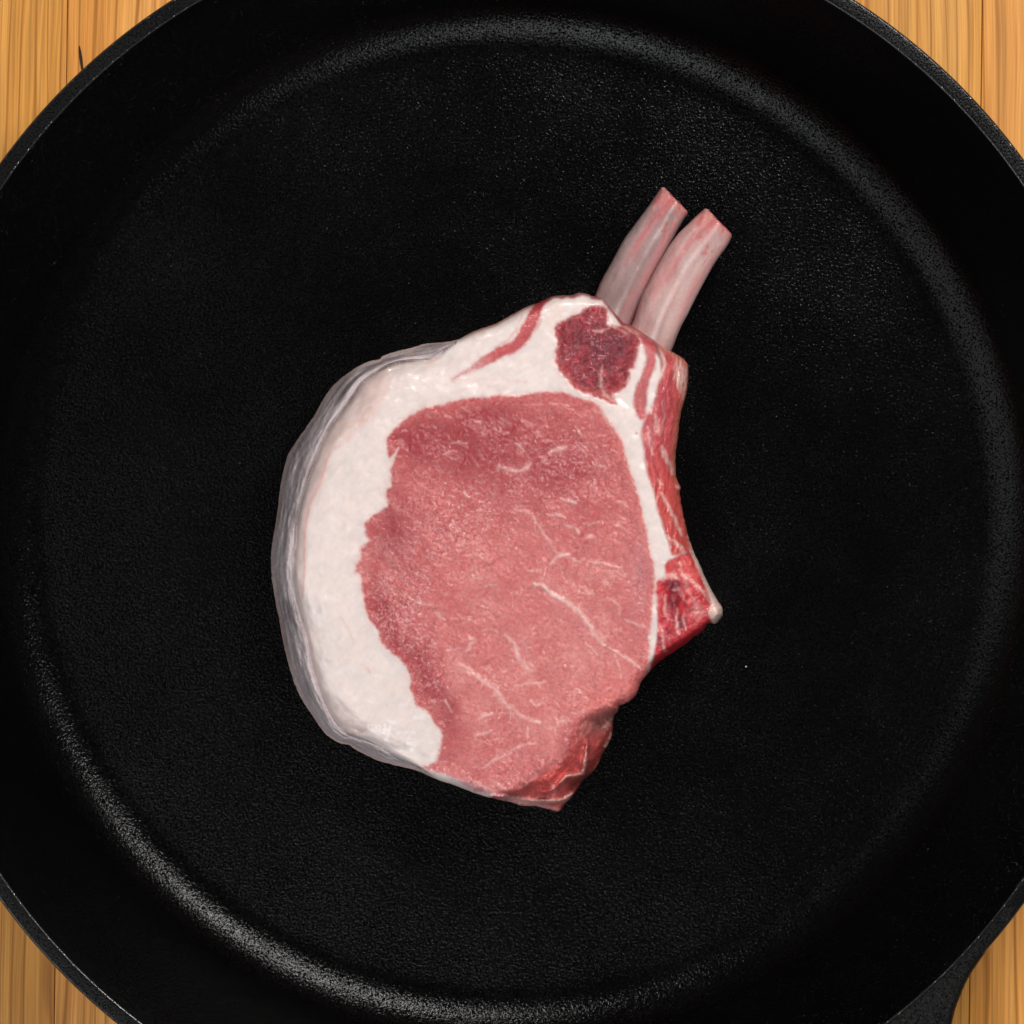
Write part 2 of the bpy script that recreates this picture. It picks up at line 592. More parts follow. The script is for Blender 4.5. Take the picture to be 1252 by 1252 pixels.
# ------------------------------------------------------------------ the chop: outlines traced from the photograph
OUT = [(500, 426), (522, 420), (553, 417), (575, 407), (590, 401), (604, 396), (620, 388), (641, 376), (658, 370), (672, 363.5),
       (683, 361), (697, 361), (708, 358), (718, 359), (724, 362), (734, 363), (743, 370), (748, 378), (757, 388), (762, 394),
       (772, 398), (785, 406), (797, 414), (806, 421), (820, 428.5), (832, 436), (838, 441), (841.5, 449), (841, 470), (838, 487),
       (834, 500), (831, 515), (829, 535), (826.5, 555), (826, 578), (829, 588), (832, 596), (831, 603), (834, 620), (838, 640),
       (843, 660), (850, 678), (859, 698), (868, 717), (877, 733), (883, 743), (883.5, 752), (879, 759), (874, 763), (867, 762),
       (861, 769), (856, 774), (849, 779), (838, 788), (820, 800), (806, 809), (800, 815), (790, 826), (783, 836), (779, 847),
       (775, 853), (768, 858.5), (758, 863), (756, 869), (751, 875), (750, 884), (748, 900), (742, 913), (737, 922), (731, 935),
       (723, 946), (713, 954), (705, 967), (697, 977), (690, 984), (685, 991), (680, 992), (668, 989), (655, 986), (640, 985.5),
       (625, 981), (604, 976.5), (588, 972), (575, 968), (560, 962), (540, 955), (530, 951), (515, 944.5), (500, 939.5), (480, 935),
       (460, 929), (440, 919.5), (427, 911), (418, 909.5), (407, 904), (396, 895), (381, 874), (365.5, 849), (353, 814), (344, 772),
       (335, 726), (331.5, 696), (331.5, 675), (336, 644), (340, 618), (343, 594), (347, 573), (352, 556), (362, 540), (375, 521),
       (386, 505), (396, 487), (405, 474), (413, 465.5), (424, 457), (438, 448), (450, 442.5), (463, 439), (468, 435), (484, 430)]
RINDB = [(558, 419), (545, 428), (532, 437), (515, 441), (496, 442), (473, 448), (457, 457.5), (443, 467), (435, 480), (425.5, 494),
         (416, 505), (408, 516.6), (398, 532.6), (390, 548.6), (384, 566), (377.5, 582), (373, 600), (368, 616), (363, 640), (362, 664),
         (359.5, 688), (359, 708), (362, 728), (368, 752), (374, 772), (379, 800), (385, 822), (392, 845), (400, 865), (410, 883),
         (419, 893), (433, 899), (450, 905), (468, 914), (490, 926), (512, 937), (530, 950)]
LOIN = [(472.5, 546), (474, 536), (480, 527), (491, 516), (505, 506), (520, 499), (533, 496), (545, 493.5), (560, 489.5), (575, 487),
        (598, 485.5), (611, 483.4), (630, 485), (645, 482), (670, 479), (690, 480), (700, 484), (712, 488), (724, 490), (730, 495),
        (737, 504), (745, 514), (752, 526), (760, 537), (764.5, 553), (769, 572), (775, 588), (780, 606), (785, 623), (787, 640),
        (791, 650), (792.6, 664), (796, 680), (799, 688), (800, 702), (800.5, 717), (798, 735), (797, 748), (795.5, 766), (793, 781),
        (794, 795), (792.6, 809), (791, 824), (800, 850), (790, 870), (757, 863), (745, 866), (732, 872), (715, 878), (701, 893),
        (696, 916), (692, 922), (682, 930), (669, 938), (649, 952), (633, 964), (615, 967), (600, 971), (580, 966), (560, 955),
        (540, 946), (522, 941), (512, 938), (523, 936), (532, 932), (537, 921), (540.6, 905), (539, 893), (533, 886), (528, 877),
        (520, 867), (509, 864), (507, 854), (502, 841), (502, 829), (497, 814), (489, 806), (478, 798), (466, 785), (462, 771),
        (452, 758), (447, 744), (444, 729), (442.5, 715), (441, 704), (435, 699), (435.6, 689.5), (441, 685), (441, 670), (446, 665.5),
        (451, 661), (447.5, 654), (446, 640), (456, 630), (465, 626), (474, 620), (475, 615), (471.5, 608), (473, 599), (479, 595),
        (478, 583.5), (478, 573), (482, 561), (487, 547), (483, 553), (475.5, 559)]
SPIN = [(678, 404), (681, 396), (692, 391), (701.5, 385), (710, 384), (714, 378), (719, 374), (729, 373.5), (738, 375), (743, 378),
        (743, 389.5), (742, 396), (750, 398), (762, 399), (772, 405), (780, 410), (783, 417), (780, 429.5), (778, 439), (775, 450),
        (770, 452), (769.5, 463), (764, 472.6), (756, 480.6), (749.5, 482), (752.6, 494), (745, 493), (736.7, 488.6), (724, 484),
        (712.7, 480.6), (701.5, 474), (693.5, 464.6), (684, 453.4), (679.5, 442), (678, 430), (682, 424), (682, 418), (679.5, 411)]
EDGEM = [(743, 376), (752, 388), (760, 400), (772, 406), (784, 414), (790, 418), (810, 430), (830, 442), (850, 440), (800, 400),
         (765, 375), (745, 355)]
STREAK = [(676, 358), (664.5, 374), (660, 388), (653, 404), (644, 418.7), (631, 430), (615, 436), (596, 446), (575, 455), (553, 463.5),
          (572, 450.6), (589.5, 436), (608.6, 425), (628, 415.5), (636, 402.7), (645, 385), (652, 374), (656, 366)]
STRIP = [(784, 410), (803, 423), (803, 436), (800.6, 452), (794, 466), (791, 484), (790, 500), (790, 511), (783, 513), (775, 501),
         (774.6, 484), (778, 472.6), (785, 456.6), (789.6, 439), (788, 426), (783.6, 417)]
RIB = [(803, 417), (808, 440), (808, 458), (803, 470), (801, 485), (795, 500), (788, 512), (785, 521), (784, 534), (787, 549),
       (788, 563), (793, 585), (800, 603), (803, 620), (808, 636), (813.5, 652), (819, 668), (822, 679), (836, 676), (875, 670),
       (855, 600), (870, 440), (830, 415)]
CHINE = [(813, 690), (819, 684), (827, 680), (838, 676), (875, 668), (905, 740), (890, 785), (800, 835), (795, 815), (799, 805), (803, 780),
         (804, 760), (803, 735), (802, 715), (806, 708), (813, 704), (813, 697)]
FLAP = [(760, 860), (745, 866), (732, 872), (715, 878), (701, 893), (696, 916), (692, 922), (682, 930), (669, 938), (649, 952),
        (633, 964), (615, 970), (600, 985), (690, 1005), (720, 975), (765, 900), (765, 865)]

OUTs = catmull(OUT, 3)
step = 1.0
gx = np.arange(326, 890, step)
gy = np.arange(352, 998, step)
X, Y = np.meshgrid(gx, gy)
sd = sdf(OUTs, X, Y)
sd = sd + 0.7 * fbm(X / 7, Y / 7, 3, 3)
gyy, gxx = np.gradient(sd, step)
inside = sd < 0
cell = inside[:-1, :-1] | inside[1:, :-1] | inside[:-1, 1:] | inside[1:, 1:]
useful = np.zeros(inside.shape, bool)
for a in (slice(0, -1), slice(1, None)):
    for b in (slice(0, -1), slice(1, None)):
        useful[a, b] |= cell
snap = useful & ~inside
g2 = np.maximum(gxx ** 2 + gyy ** 2, 0.2)
X = X - np.where(snap, sd * gxx / g2, 0)
Y = Y - np.where(snap, sd * gyy / g2, 0)
d = np.maximum(-sd, 0)

warp = 1.5 * fbm(X / 6, Y / 6, 1, 3) + 0.8 * fbm(X / 2.2, Y / 2.2, 5, 2)
rind_poly = np.array([tuple(p) for p in catmull(RINDB, 2, closed=False)] + [(500, 975), (380, 940), (300, 800), (290, 650), (320, 510),
                                                                         (420, 410), (500, 400), (556, 400)])
s_rind = sdf(rind_poly, X, Y)
db = seg_dist(catmull(RINDB, 2, closed=False), X.astype(np.float32), Y.astype(np.float32))
s_loin = sdf(LOIN, X, Y) + warp * 0.8
s_spin = sdf(SPIN, X, Y) + warp * 0.5
s_edge = sdf(EDGEM, X, Y) + warp * 0.4
s_streak = sdf(catmull(STREAK, 2), X, Y) + warp * 0.9
s_strip = sdf(catmull(STRIP, 2), X, Y) + warp * 0.7
s_rib = sdf(catmull(RIB, 2), X, Y) + warp * 0.7
s_chine = sdf(catmull(CHINE, 3), X, Y) + warp * 0.6
s_flap = sdf(FLAP, X, Y) + warp * 0.3


def soft(s, w=1.6):
    return sstep(w, -w, s)


def mixc(c, col, m):
    return c * (1 - m[..., None]) + np.array(col, float) * m[..., None]


def mixm(c, c2, m):
    return c * (1 - m[..., None]) + c2 * m[..., None]


def stroke(pts, w, taper=True, smooth=2, jit=1.0):
    P = catmull(pts, smooth, closed=False) if len(pts) > 2 else np.array(pts, float)
    x0, y0 = P.min(0) - 12
    x1, y1 = P.max(0) + 12
    m = (X > x0) & (X < x1) & (Y > y0) & (Y < y1)
    out = np.zeros(X.shape)
    xx = X[m] + jit * 1.6 * fbm(X[m] / 5, Y[m] / 5, 2, 2)
    yy = Y[m] + jit * 1.6 * fbm(X[m] / 5, Y[m] / 5, 4, 2)
    dd, t = seg_dist(P, xx.astype(np.float32), yy.astype(np.float32), prm=True)
    ww = w * (0.35 + 0.65 * np.sqrt(np.clip(4 * t * (1 - t), 0, 1))) if taper else w
    out[m] = sstep(ww * 1.15 + 1.5, -0.3, dd)
    return out * (0.72 + 0.4 * fbm(X / 6 + w, Y / 6, 6, 2)) if jit >= 1 else out


def blob(cx, cy, r, ry=None, ang=0):
    ry = ry or r
    a = math.radians(ang)
    u = (X - cx) * math.cos(a) + (Y - cy) * math.sin(a)
    v = -(X - cx) * math.sin(a) + (Y - cy) * math.cos(a)
    return np.exp(-((u / r) ** 2 + (v / ry) ** 2))


# --- heights (mm above the pan floor)
low = fbm(X / 90, Y / 90, 6, 3)
H = 30 + 0.9 * low + 0.5 * fbm(X / 25, Y / 25, 2, 3)
q_ = np.clip(d / 15, 0, 1)
Z = H - 5.0 * (1 - np.sqrt(np.clip(1 - (1 - q_) ** 2, 0, 1)))
in_r = s_rind < 0
Wd = d + db
t_r = d / np.maximum(Wd, 0.5)
ze = 25 - 11 * sstep(4, 34, Wd)
zr = ze + (27.0 - ze) * np.sin(t_r * math.pi / 2) ** 0.85
angp = np.mod(np.arctan2(Y - 680, X - 640), 2 * math.pi)
wr1 = fbm(t_r * 5.0, angp * 9, 1, 4)
wr2 = fbm(d / 5.0, angp * 26, 3, 3)
zr = zr + 1.2 * wr1 * sstep(0, 0.25, t_r) * sstep(1, 0.7, t_r) + 0.35 * wr2
far = sstep(0, 8, Wd) if False else 1
fatslope = 3.0 * np.exp(-(db / 15.0) ** 1.3)
endfade = sstep(0, 16, d + 0 * db)
Z = np.where(in_r, np.minimum(zr, Z + 2), Z - fatslope * sstep(2, 22, d))
Z -= 0.9 * np.exp(-(db / 2.6) ** 2) * sstep(3, 12, d)
# muscle and fat sit at slightly different levels
mL, mS, mT = soft(s_loin, 2.5), soft(s_spin, 2.5), soft(s_streak, 2.0)
fib = fbm(X / 3.2, Y / 3.2, 7, 3)
fib2 = fbm(X / 11, Y / 11, 2, 3)
Z -= 0.35 * mL * sstep(0, 12, -s_loin) - 0.0
glz = np.clip(blob(492, 735, 36, 55, 20) + 0.8 * blob(570, 640, 80, 40) + 0.7 * blob(530, 820, 30, 40) + 0.5 * blob(690, 560, 60, 40) + 0.5 * blob(625, 940, 30, 20), 0, 1)
Z += mL * (0.16 * fib + 0.22 * fib2 + (0.04 + 0.42 * glz) * fbm(X / 2.8, Y / 3.0, 4, 2))
Z += mS * (0.42 * fbm(X / 4.2, Y / 4.2, 1, 3) + 0.8 * sstep(0, 14, -s_spin) - 0.3)
Z += (1 - mL) * (1 - mS) * (~in_r) * (0.11 * fbm(X / 13, Y / 12, 5, 2) + 0.35 * sstep(760, 700, X) * fbm(d / 16, angp * 5, 2, 3))
# the rib side falls away towards its edge
m_rib = soft(s_rib, 3)
Z -= m_rib * 4.0 * sstep(34, 0, d) * 0.9
XW = X + 0.10 * (Y - 560) + 9 * fbm(X / 40, Y / 30, 5, 3)
strn = fbm(XW / 4.0, Y / 22, 3, 4)
Z += m_rib * 0.5 * strn
m_ch = soft(s_chine, 3)
Z += m_ch * (0.7 * fbm(X / 7, Y / 7, 4, 3) - 2.4 * blob(823, 733, 9, 17) + 1.4 * blob(850, 735, 12))
cut = sstep(13, 0, (812 - (X - 799) * 0.64) - Y + 2) * m_ch
Z -= 3.0 * cut
# the loose flap at the lower right
m_fl = soft(s_flap, 8)
Z -= m_fl * (1.2 + 7.0 * sstep(40, 2, d) * sstep(0, 14, -s_flap))
ridge = stroke([(718, 906), (717, 918), (715, 932), (712, 946), (703, 949), (692, 950), (686, 956), (676, 966), (662, 968)], 4.0, smooth=2, jit=0.5)
lip = stroke([(600, 973), (625, 976), (650, 979), (670, 979), (690, 978), (700, 970)], 3.5, smooth=2, jit=0.4)
Z += 2.2 * ridge + 1.8 * lip
Z -= 2.4 * blob(705, 958, 14, 7, -35) + 3.0 * blob(736, 886, 9, 16, 20) + 1.6 * blob(722, 880, 16, 7, -25)
Z += 1.0 * m_fl * fbm(X / 8, Y / 8, 6, 3)

g0 = rng.random(X.shape)
grain0 = 0.4 * (g0 + np.roll(g0, 1, 0) + np.roll(g0, 1, 1)) / 1.5 - 0.4
# --- colours of the substances, with wet glints and some shade painted in
fat = np.ones(X.shape + (3,)) * np.array([0.79, 0.672, 0.632])
fat *= (1 + 0.035 * fbm(X / 30, Y / 30, 1, 3) + 0.012 * fbm(X / 4, Y / 4, 2, 2))[..., None]
fat = mixc(fat, (0.84, 0.62, 0.54), 0.35 * sstep(0.15, 0.8, fbm(X / 26 + 3, Y / 34, 4, 4)))
# greyish outer layer between rind and the white fat
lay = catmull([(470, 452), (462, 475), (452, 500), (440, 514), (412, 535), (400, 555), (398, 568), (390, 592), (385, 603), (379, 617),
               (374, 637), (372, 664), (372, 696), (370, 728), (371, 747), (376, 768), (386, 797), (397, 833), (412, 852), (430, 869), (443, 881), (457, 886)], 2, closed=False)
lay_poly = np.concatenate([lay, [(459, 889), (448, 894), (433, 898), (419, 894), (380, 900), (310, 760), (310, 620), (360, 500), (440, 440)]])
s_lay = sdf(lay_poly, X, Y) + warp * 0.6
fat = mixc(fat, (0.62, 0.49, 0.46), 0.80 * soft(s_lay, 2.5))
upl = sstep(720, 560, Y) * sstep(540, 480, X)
fat = mixc(fat, (0.40, 0.29, 0.27), (0.75 * np.exp(-(db / 11.0) ** 1.2) * upl * (s_rind > 0)))  # greyish tissue with the slope's shade painted in, darkest beside the rind
fat = mixc(fat, (0.66, 0.44, 0.38), 0.55 * sstep(8, 0, np.abs(s_lay)) * upl * (0.5 + 0.5 * sstep(-.3, .4, fbm(X / 12, Y / 12, 6, 3))))
fat = mixc(fat, (0.70, 0.30, 0.26), 0.55 * stroke([(403, 552), (399, 566), (391, 591), (385, 603), (379, 617), (374, 637), (372, 664), (372, 700), (370, 730)], 1.6, jit=0.6))
fat = mixc(fat, (0.72, 0.40, 0.34), 0.6 * stroke([(409, 519), (420, 516), (430, 516), (438, 514), (450, 515)], 1.8))
fat = mixc(fat, (0.74, 0.42, 0.36), 0.5 * stroke([(408, 548), (420, 541), (440, 520), (455, 505), (470, 478), (478, 462)], 5, jit=2))
fat = mixc(fat, (0.70, 0.50, 0.45), 0.5 * blob(448, 488, 12, 26, 28))
for pts, w, a in ([[(520, 446), (530, 440), (542, 436)], 2.5, .4], [[(417, 755), (423, 765), (429, 775), (433, 786)], 1.6, .4],
                  [[(443, 812), (449, 818), (452, 823)], 2.5, .4], [[(553, 466), (575, 463), (610, 464), (650, 468)], 2.5, .28],
                  [[(548, 480), (580, 474), (620, 472)], 2, .2], [[(432, 897), (446, 894), (458, 889)], 1.3, .5]):
    fat = mixc(fat, (0.74, 0.36, 0.31), a * stroke(pts, w))
fat = mixc(fat, (0.74, 0.64, 0.60), 0.5 * blob(462, 780, 14, 60, 25) * sstep(0, 20, 30 - np.abs(s_loin)))
fat *= (1 + 0.05 * fbm((X + Y) / 5, (X - Y) / 16, 7, 3) + 0.05 * grain0)[..., None]
fat = mixc(fat, (0.62, 0.50, 0.48), 0.4 * sstep(16, 2, s_loin) * sstep(-0.3, 0.5, fbm(X / 9, Y / 9, 3, 3)))
# bleed of muscle red into fat next to the muscles
fat = mixc(fat, (0.78, 0.42, 0.36), 0.30 * sstep(7, 0, s_loin))
fat = mixc(fat, (0.72, 0.30, 0.28), 0.30 * sstep(6, 0, s_spin) + 0.25 * sstep(5, 0, s_streak))
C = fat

# rind
rind = np.ones(X.shape + (3,)) * np.array([0.43, 0.360, 0.362])
st = fbm(t_r * 7.0, angp * 7, 2, 4)
rind *= (1 + 0.55 * st + 0.10 * fbm(X / 3, Y / 3, 1, 2))[..., None]
rind = mixc(rind, (0.16, 0.12, 0.115), 0.75 * sstep(0.10, 0.6, fbm(t_r * 9.0 + 4, angp * 5, 5, 3)))
rind = mixc(rind, (0.66, 0.40, 0.33), 0.5 * sstep(5, 0, d) + 0.25 * sstep(0.2, 0.8, fbm(X / 12, Y / 12, 6, 3)) * sstep(480, 440, Y))
rind = np.clip(rind, 0.05, 0.8)
C = mixm(C, rind, soft(s_rind, 1.2))
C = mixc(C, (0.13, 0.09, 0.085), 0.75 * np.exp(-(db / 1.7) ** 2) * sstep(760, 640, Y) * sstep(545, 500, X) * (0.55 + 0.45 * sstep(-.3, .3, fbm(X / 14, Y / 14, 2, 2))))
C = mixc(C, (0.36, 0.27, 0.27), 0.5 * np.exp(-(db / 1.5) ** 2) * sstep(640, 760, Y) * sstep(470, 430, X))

# loin eye
lo1 = np.array([0.560, 0.125, 0.120])
lo2 = np.array([0.335, 0.024, 0.032])
dark = (0.85 * blob(482, 650, 28, 50) + 0.75 * blob(466, 745, 16, 60, -20) + 0.8 * blob(500, 800, 32, 22, 40) + 0.7 * blob(530, 850, 22, 40, -30)
        + 0.65 * blob(500, 530, 36, 26) + 0.8 * blob(605, 512, 32, 20) + 0.55 * blob(560, 545, 60, 40) + 0.4 * blob(690, 580, 60, 60)
        + 0.45 * blob(548, 890, 20, 40) + 0.7 * blob(700, 905, 20, 26) + 0.4 * blob(620, 560, 110, 60) + 0.25 * blob(780, 700, 25, 60))
dark = np.clip(1.25 * dark + 0.36 * fbm(X / 22, Y / 22, 3, 4) + 0.10 * fbm(X / 7, Y / 7, 1, 3), 0, 1)
loin = lo1 * (1 - dark[..., None]) + lo2 * dark[..., None]
loin = mixc(loin, (0.62, 0.18, 0.165), 0.6 * blob(690, 800, 110, 120))
loin = mixc(loin, (0.74, 0.30, 0.27), 0.4 * sstep(0.0, 0.7, fbm(X / 30 + 9, Y / 40, 5, 4)) * sstep(620, 700, Y))
loin = mixc(loin, (0.62, 0.10, 0.10), 0.55 * sstep(16, 0, -s_loin) * (sstep(560, 500, Y) + 0.5 * sstep(560, 800, Y) * sstep(560, 520, X)))
loin = mixc(loin, (0.72, 0.20, 0.17), 0.6 * sstep(12, 0, -s_loin) * sstep(700, 740, X))
loin = mixc(loin, (0.70, 0.16, 0.14), 0.5 * blob(745, 850, 40, 22, -20))
loin = mixc(loin, (0.48, 0.15, 0.17), 0.5 * blob(785, 705, 16, 60))
fine = fbm(X / 1.7, Y / 1.7, 2, 2)
loin *= (1 + 0.04 * fine + 0.11 * fib + 0.07 * fbm((X + Y) / 3, (X - Y) / 10, 7, 3))[..., None]
gn = rng.random(X.shape)
gn = (gn + np.roll(gn, 1, 0) + np.roll(gn, 1, 1) + np.roll(np.roll(gn, 1, 0), 1, 1)) / 4
grain = (gn - 0.5) * 2
loin *= (1 + 0.10 * grain * (0.6 + 0.6 * sstep(-.4, .4, fbm(X / 18, Y / 18, 2, 3))))[..., None]
glint = np.maximum(sstep(0.16, 0.02, np.abs(fbm(X / 4.2, Y / 3.2, 4, 2))), 0.7 * sstep(0.2, 0.03, np.abs(fbm(X / 2.6, Y / 3.4, 1, 2))))  # wet highlights on the loin, laid into the tint as pale squiggles
clump = np.clip(sstep(-0.25, 0.5, fbm(X / 16, Y / 13, 6, 3)) * 0.7 + 0.8 * glz * sstep(-0.5, 0.2, fbm(X / 9, Y / 9, 2, 2)), 0, 1.3)
loin = mixc(loin, (0.80, 0.40, 0.40), np.clip(0.38 * glint * clump * (0.45 + glz) * (1 + 0.8 * grain), 0, 1))
glint2 = sstep(0.10, 0.0, np.abs(fbm(X / 3.6 + 3, Y / 2.6, 7, 2))) * sstep(-0.1, 0.35, fbm(X / 6, Y / 5, 1, 2))
loin = mixc(loin, (0.90, 0.62, 0.63), np.clip(0.75 * glint2 * (glz ** 1.3 + 0.16), 0, 1))  # whiter glints painted onto the wettest zones
loin = mixc(loin, (0.30, 0.02, 0.03), np.clip(0.30 * sstep(0.05, 0.5, fbm(X / 3.1, Y / 2.7, 3, 2)) * (0.4 + clump), 0, 1))
speck = (1 + 0.8 * glz) * sstep(0.42, 0.85, fbm(X / 2.6 + 5, Y / 2.2, 6, 2))
loin = mixc(loin, (0.80, 0.42, 0.38), 0.50 * speck * (0.25 + glz) * (0.35 + 0.65 * sstep(-0.3, 0.4, fbm(X / 35, Y / 35, 4, 3))))  # pale tissue flecks that also stand in for wet glints
MARB = [
    ([(653.5, 713.5), (666, 717.5), (674, 725), (689, 734), (703, 744), (716, 757), (724, 771), (732, 782), (740, 790)], 3.6, 1.0),
    ([(745, 792), (756, 799), (766, 804), (776, 811), (784, 818)], 1.5, .8),
    ([(562, 811), (574, 819), (590, 832), (600, 838), (606, 842), (612, 850), (618, 861), (628, 868), (644, 879), (660, 884)], 2.6, .85),
    ([(606, 842), (611, 850), (617, 862)], 4.2, .8),
    ([(618, 775), (628, 787), (633, 801), (641, 813), (649, 821)], 3.2, .65),
    ([(630, 839), (650, 836), (665, 834)], 1.6, .5), ([(673, 689), (682, 680), (697, 678)], 2.4, .8), ([(677, 672), (688, 679), (700, 684), (710, 688)], 1.5, .6),
    ([(719, 688), (735, 688), (756, 694)], 1.5, .55), ([(630, 624), (644, 625), (653, 632), (661, 646), (668, 657), (679, 672)], 1.8, .45),
    ([(671, 553), (682, 549.6), (693, 546)], 2.6, .85), ([(609, 569), (620, 574), (630, 576), (641, 574), (650, 566)], 2.2, .8),
    ([(629, 541), (636, 546), (642, 552)], 1.2, .8), ([(684, 609), (694, 612), (705, 616)], 1.8, .65), ([(669, 629), (684, 630), (692, 634)], 2.0, .55),
    ([(692, 643), (703, 646), (708, 653)], 2.2, .7), ([(703, 521), (712, 533)], 1.4, .7), ([(713, 640), (724, 641), (733, 638)], 1.5, .5),
    ([(716, 657), (727, 657)], 1.6, .6), ([(708, 717), (716, 720), (719, 726), (724, 722)], 2.0, .7), ([(764, 758), (775, 762), (789, 767)], 1.7, .85),
    ([(646, 698), (661, 698), (666, 704)], 2.4, .65), ([(593, 938), (607, 928), (625, 919), (637, 911), (655, 909)], 1.9, .7), ([(580, 900), (601, 893)], 1.6, .6),
    ([(583, 879), (592, 876), (601, 872)], 1.6, .85), ([(645, 889), (644, 903)], 1.6, .5), ([(679, 896), (680, 888), (686, 882), (694, 881)], 1.8, .5),
    ([(666, 889), (680, 890)], 1.5, .5), ([(648, 856), (655, 863), (663, 860)], 1.8, .6), ([(499, 729), (510, 737), (529, 739)], 1.5, .6),
    ([(531, 749), (537, 752), (543, 758)], 2.3, .6), ([(519, 703), (523, 709)], 1.6, .6), ([(573, 780), (583, 784)], 2.4, .75), ([(578, 705), (590, 709)], 1.7, .7),
    ([(591, 717), (600, 715), (608, 716)], 1.5, .5), ([(569, 799), (574, 791), (582, 785)], 2.0, .6), ([(590, 772), (600, 769), (609, 772)], 1.6, .55), ([(548, 795), (562, 792)], 1.5, .6),
    ([(544, 856), (548, 863), (552, 870)], 1.8, .7), ([(580, 901), (590, 897), (600, 894)], 1.6, .5), ([(530, 521), (534, 524)], 2.0, .6), ([(716, 785), (722, 792), (730, 801)], 1.1, .7),
    ([(750, 735), (757, 742), (758, 752)], 2.2, .5), ([(738, 512), (748, 520)], 1.6, .5), ([(722, 500), (735, 505), (741, 513)], 2, .6), ([(567, 603), (572, 607)], 1.6, .6),
    ([(550, 543), (560, 541), (572, 543)], 1.3, .5), ([(750, 612), (760, 615), (768, 620)], 1.8, .5), ([(724, 566), (732, 569), (740, 572)], 1.8, .5), ([(752, 800), (757, 815), (760, 830)], 1.1, .5),
    ([(606, 955), (612, 962), (620, 966)], 3.2, .7), ([(573, 950), (583, 957), (592, 962), (603, 968)], 2.2, .7), ([(570, 680), (580, 677), (590, 683)], 1.2, .4), ([(606, 960), (598, 951)], 2.0, .6),
]
marb = np.zeros(X.shape)
rb_ = np.random.default_rng(5)
for pts, w, a in MARB:
    marb = np.maximum(marb, a * stroke(pts, w) * (0.65 + 0.5 * sstep(-0.4, 0.4, fbm(X / 9, Y / 9, 7, 3))))
    L0 = len(pts)
    for kk in range(L0 - 1 if (w > 1.7 and L0 > 3) else 0):
        (x0, y0), (x1, y1) = pts[kk], pts[kk + 1]
        an = math.atan2(y1 - y0, x1 - x0) + rb_.choice([-1, 1]) * rb_.uniform(0.5, 1.1)
        ll = rb_.uniform(5, 15)
        marb = np.maximum(marb, a * rb_.uniform(.25, .55) * stroke([(x0, y0), (x0 + ll * .5 * math.cos(an), y0 + ll * .5 * math.sin(an)),
                          (x0 + ll * math.cos(an + .4), y0 + ll * math.sin(an + .4))], 1.1, jit=2))
r2_ = np.random.default_rng(11)
for k in range(110):
    x0, y0 = r2_.uniform(445, 795), r2_.uniform(490, 965)
    an = math.radians(r2_.choice([20, -15, 45, 60]) + r2_.normal(0, 22))
    L = r2_.uniform(3, 13)
    marb = np.maximum(marb, r2_.uniform(.12, .34) * stroke([(x0, y0), (x0 + L * math.cos(an), y0 + L * math.sin(an))], r2_.uniform(.7, 1.5)))
halo = np.zeros(X.shape)
for pts, w, a in MARB[:12]:
    halo = np.maximum(halo, a * stroke(pts, w * 3.2, jit=2))
loin = mixc(loin, (0.74, 0.30, 0.27), 0.35 * halo)
nz = fbm(X / 15, Y / 19, 1, 3)
nz2 = fbm(X / 10 + 4, Y / 7, 6, 3)
net = np.maximum(sstep(0.055, 0.0, np.abs(nz)), 0.8 * sstep(0.05, 0.0, np.abs(nz2)))
net = net * sstep(0.0, 0.5, fbm(X / 34 + 8, Y / 34, 2, 3)) * (0.45 + 0.55 * sstep(600, 700, X + Y - 700))
loin = mixc(loin, (0.80, 0.42, 0.38), 0.42 * net)
loin = mixc(loin, (0.86, 0.58, 0.53), 0.88 * marb)
loin = mixc(loin, (0.28, 0.03, 0.04), 0.8 * np.maximum(stroke([(545, 520), (544, 532), (541, 546)], 1.4), stroke([(553, 558), (557, 567), (559, 578)], 1.5)))
# silver skin along the bottom edge
ss = stroke([(512, 940), (530, 944), (550, 951), (575, 961), (600, 970), (620, 974)], 4.2, jit=.6)
loin = mixc(loin, (0.62, 0.40, 0.44), 0.6 * ss * (0.6 + 0.4 * sstep(-.2, .4, fbm(X / 14, Y / 3, 3, 3))))
loin = mixc(loin, (0.50, 0.06, 0.07), 0.75 * sstep(4.5, 0.5, d) * sstep(930, 945, Y))
C = mixm(C, loin, soft(np.minimum(s_loin, s_flap - 7) + 1.2 * fbm(X / 3, Y / 3, 4, 2), 2.4))
Z += 0.25 * marb * mL

# inner fibre-rich muscle next to the ribs
spn = np.ones(X.shape + (3,)) * np.array([0.26, 0.012, 0.022])
g = fbm(X / 2.6, Y / 2.6, 5, 3)
spn *= (1 + 0.85 * g + 0.35 * fbm(X / 9, Y / 9, 3, 3))[..., None]
spn = mixc(spn, (0.62, 0.20, 0.22), 0.42 * sstep(0.15, 0.0, np.abs(fbm(X / 5, Y / 4, 4, 2))) * sstep(-0.3, 0.4, fbm(X / 14, Y / 14, 2, 2)))  # pink squiggles, then flecks, painted in for wet glints
spn = mixc(spn, (0.58, 0.17, 0.19), 0.5 * sstep(0.30, 0.9, fbm(X / 2.4 + 3, Y / 2.4, 1, 2)))
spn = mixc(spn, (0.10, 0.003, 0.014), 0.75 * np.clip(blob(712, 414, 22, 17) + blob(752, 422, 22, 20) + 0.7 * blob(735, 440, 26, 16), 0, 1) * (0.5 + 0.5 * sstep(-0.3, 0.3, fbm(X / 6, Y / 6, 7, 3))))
spn = mixc(spn, (0.74, 0.34, 0.38), 0.60 * sstep(0.12, 0.0, np.abs(fbm(X / 4.4 + 6, Y / 3.6, 2, 2))) * sstep(0.0, 0.4, fbm(X / 8, Y / 8, 5, 2)))
spn = mixc(spn, (0.52, 0.09, 0.09), 0.7 * sstep(13, 2, -s_spin) * sstep(430, 455, Y + 0.5 * (700 - X)))
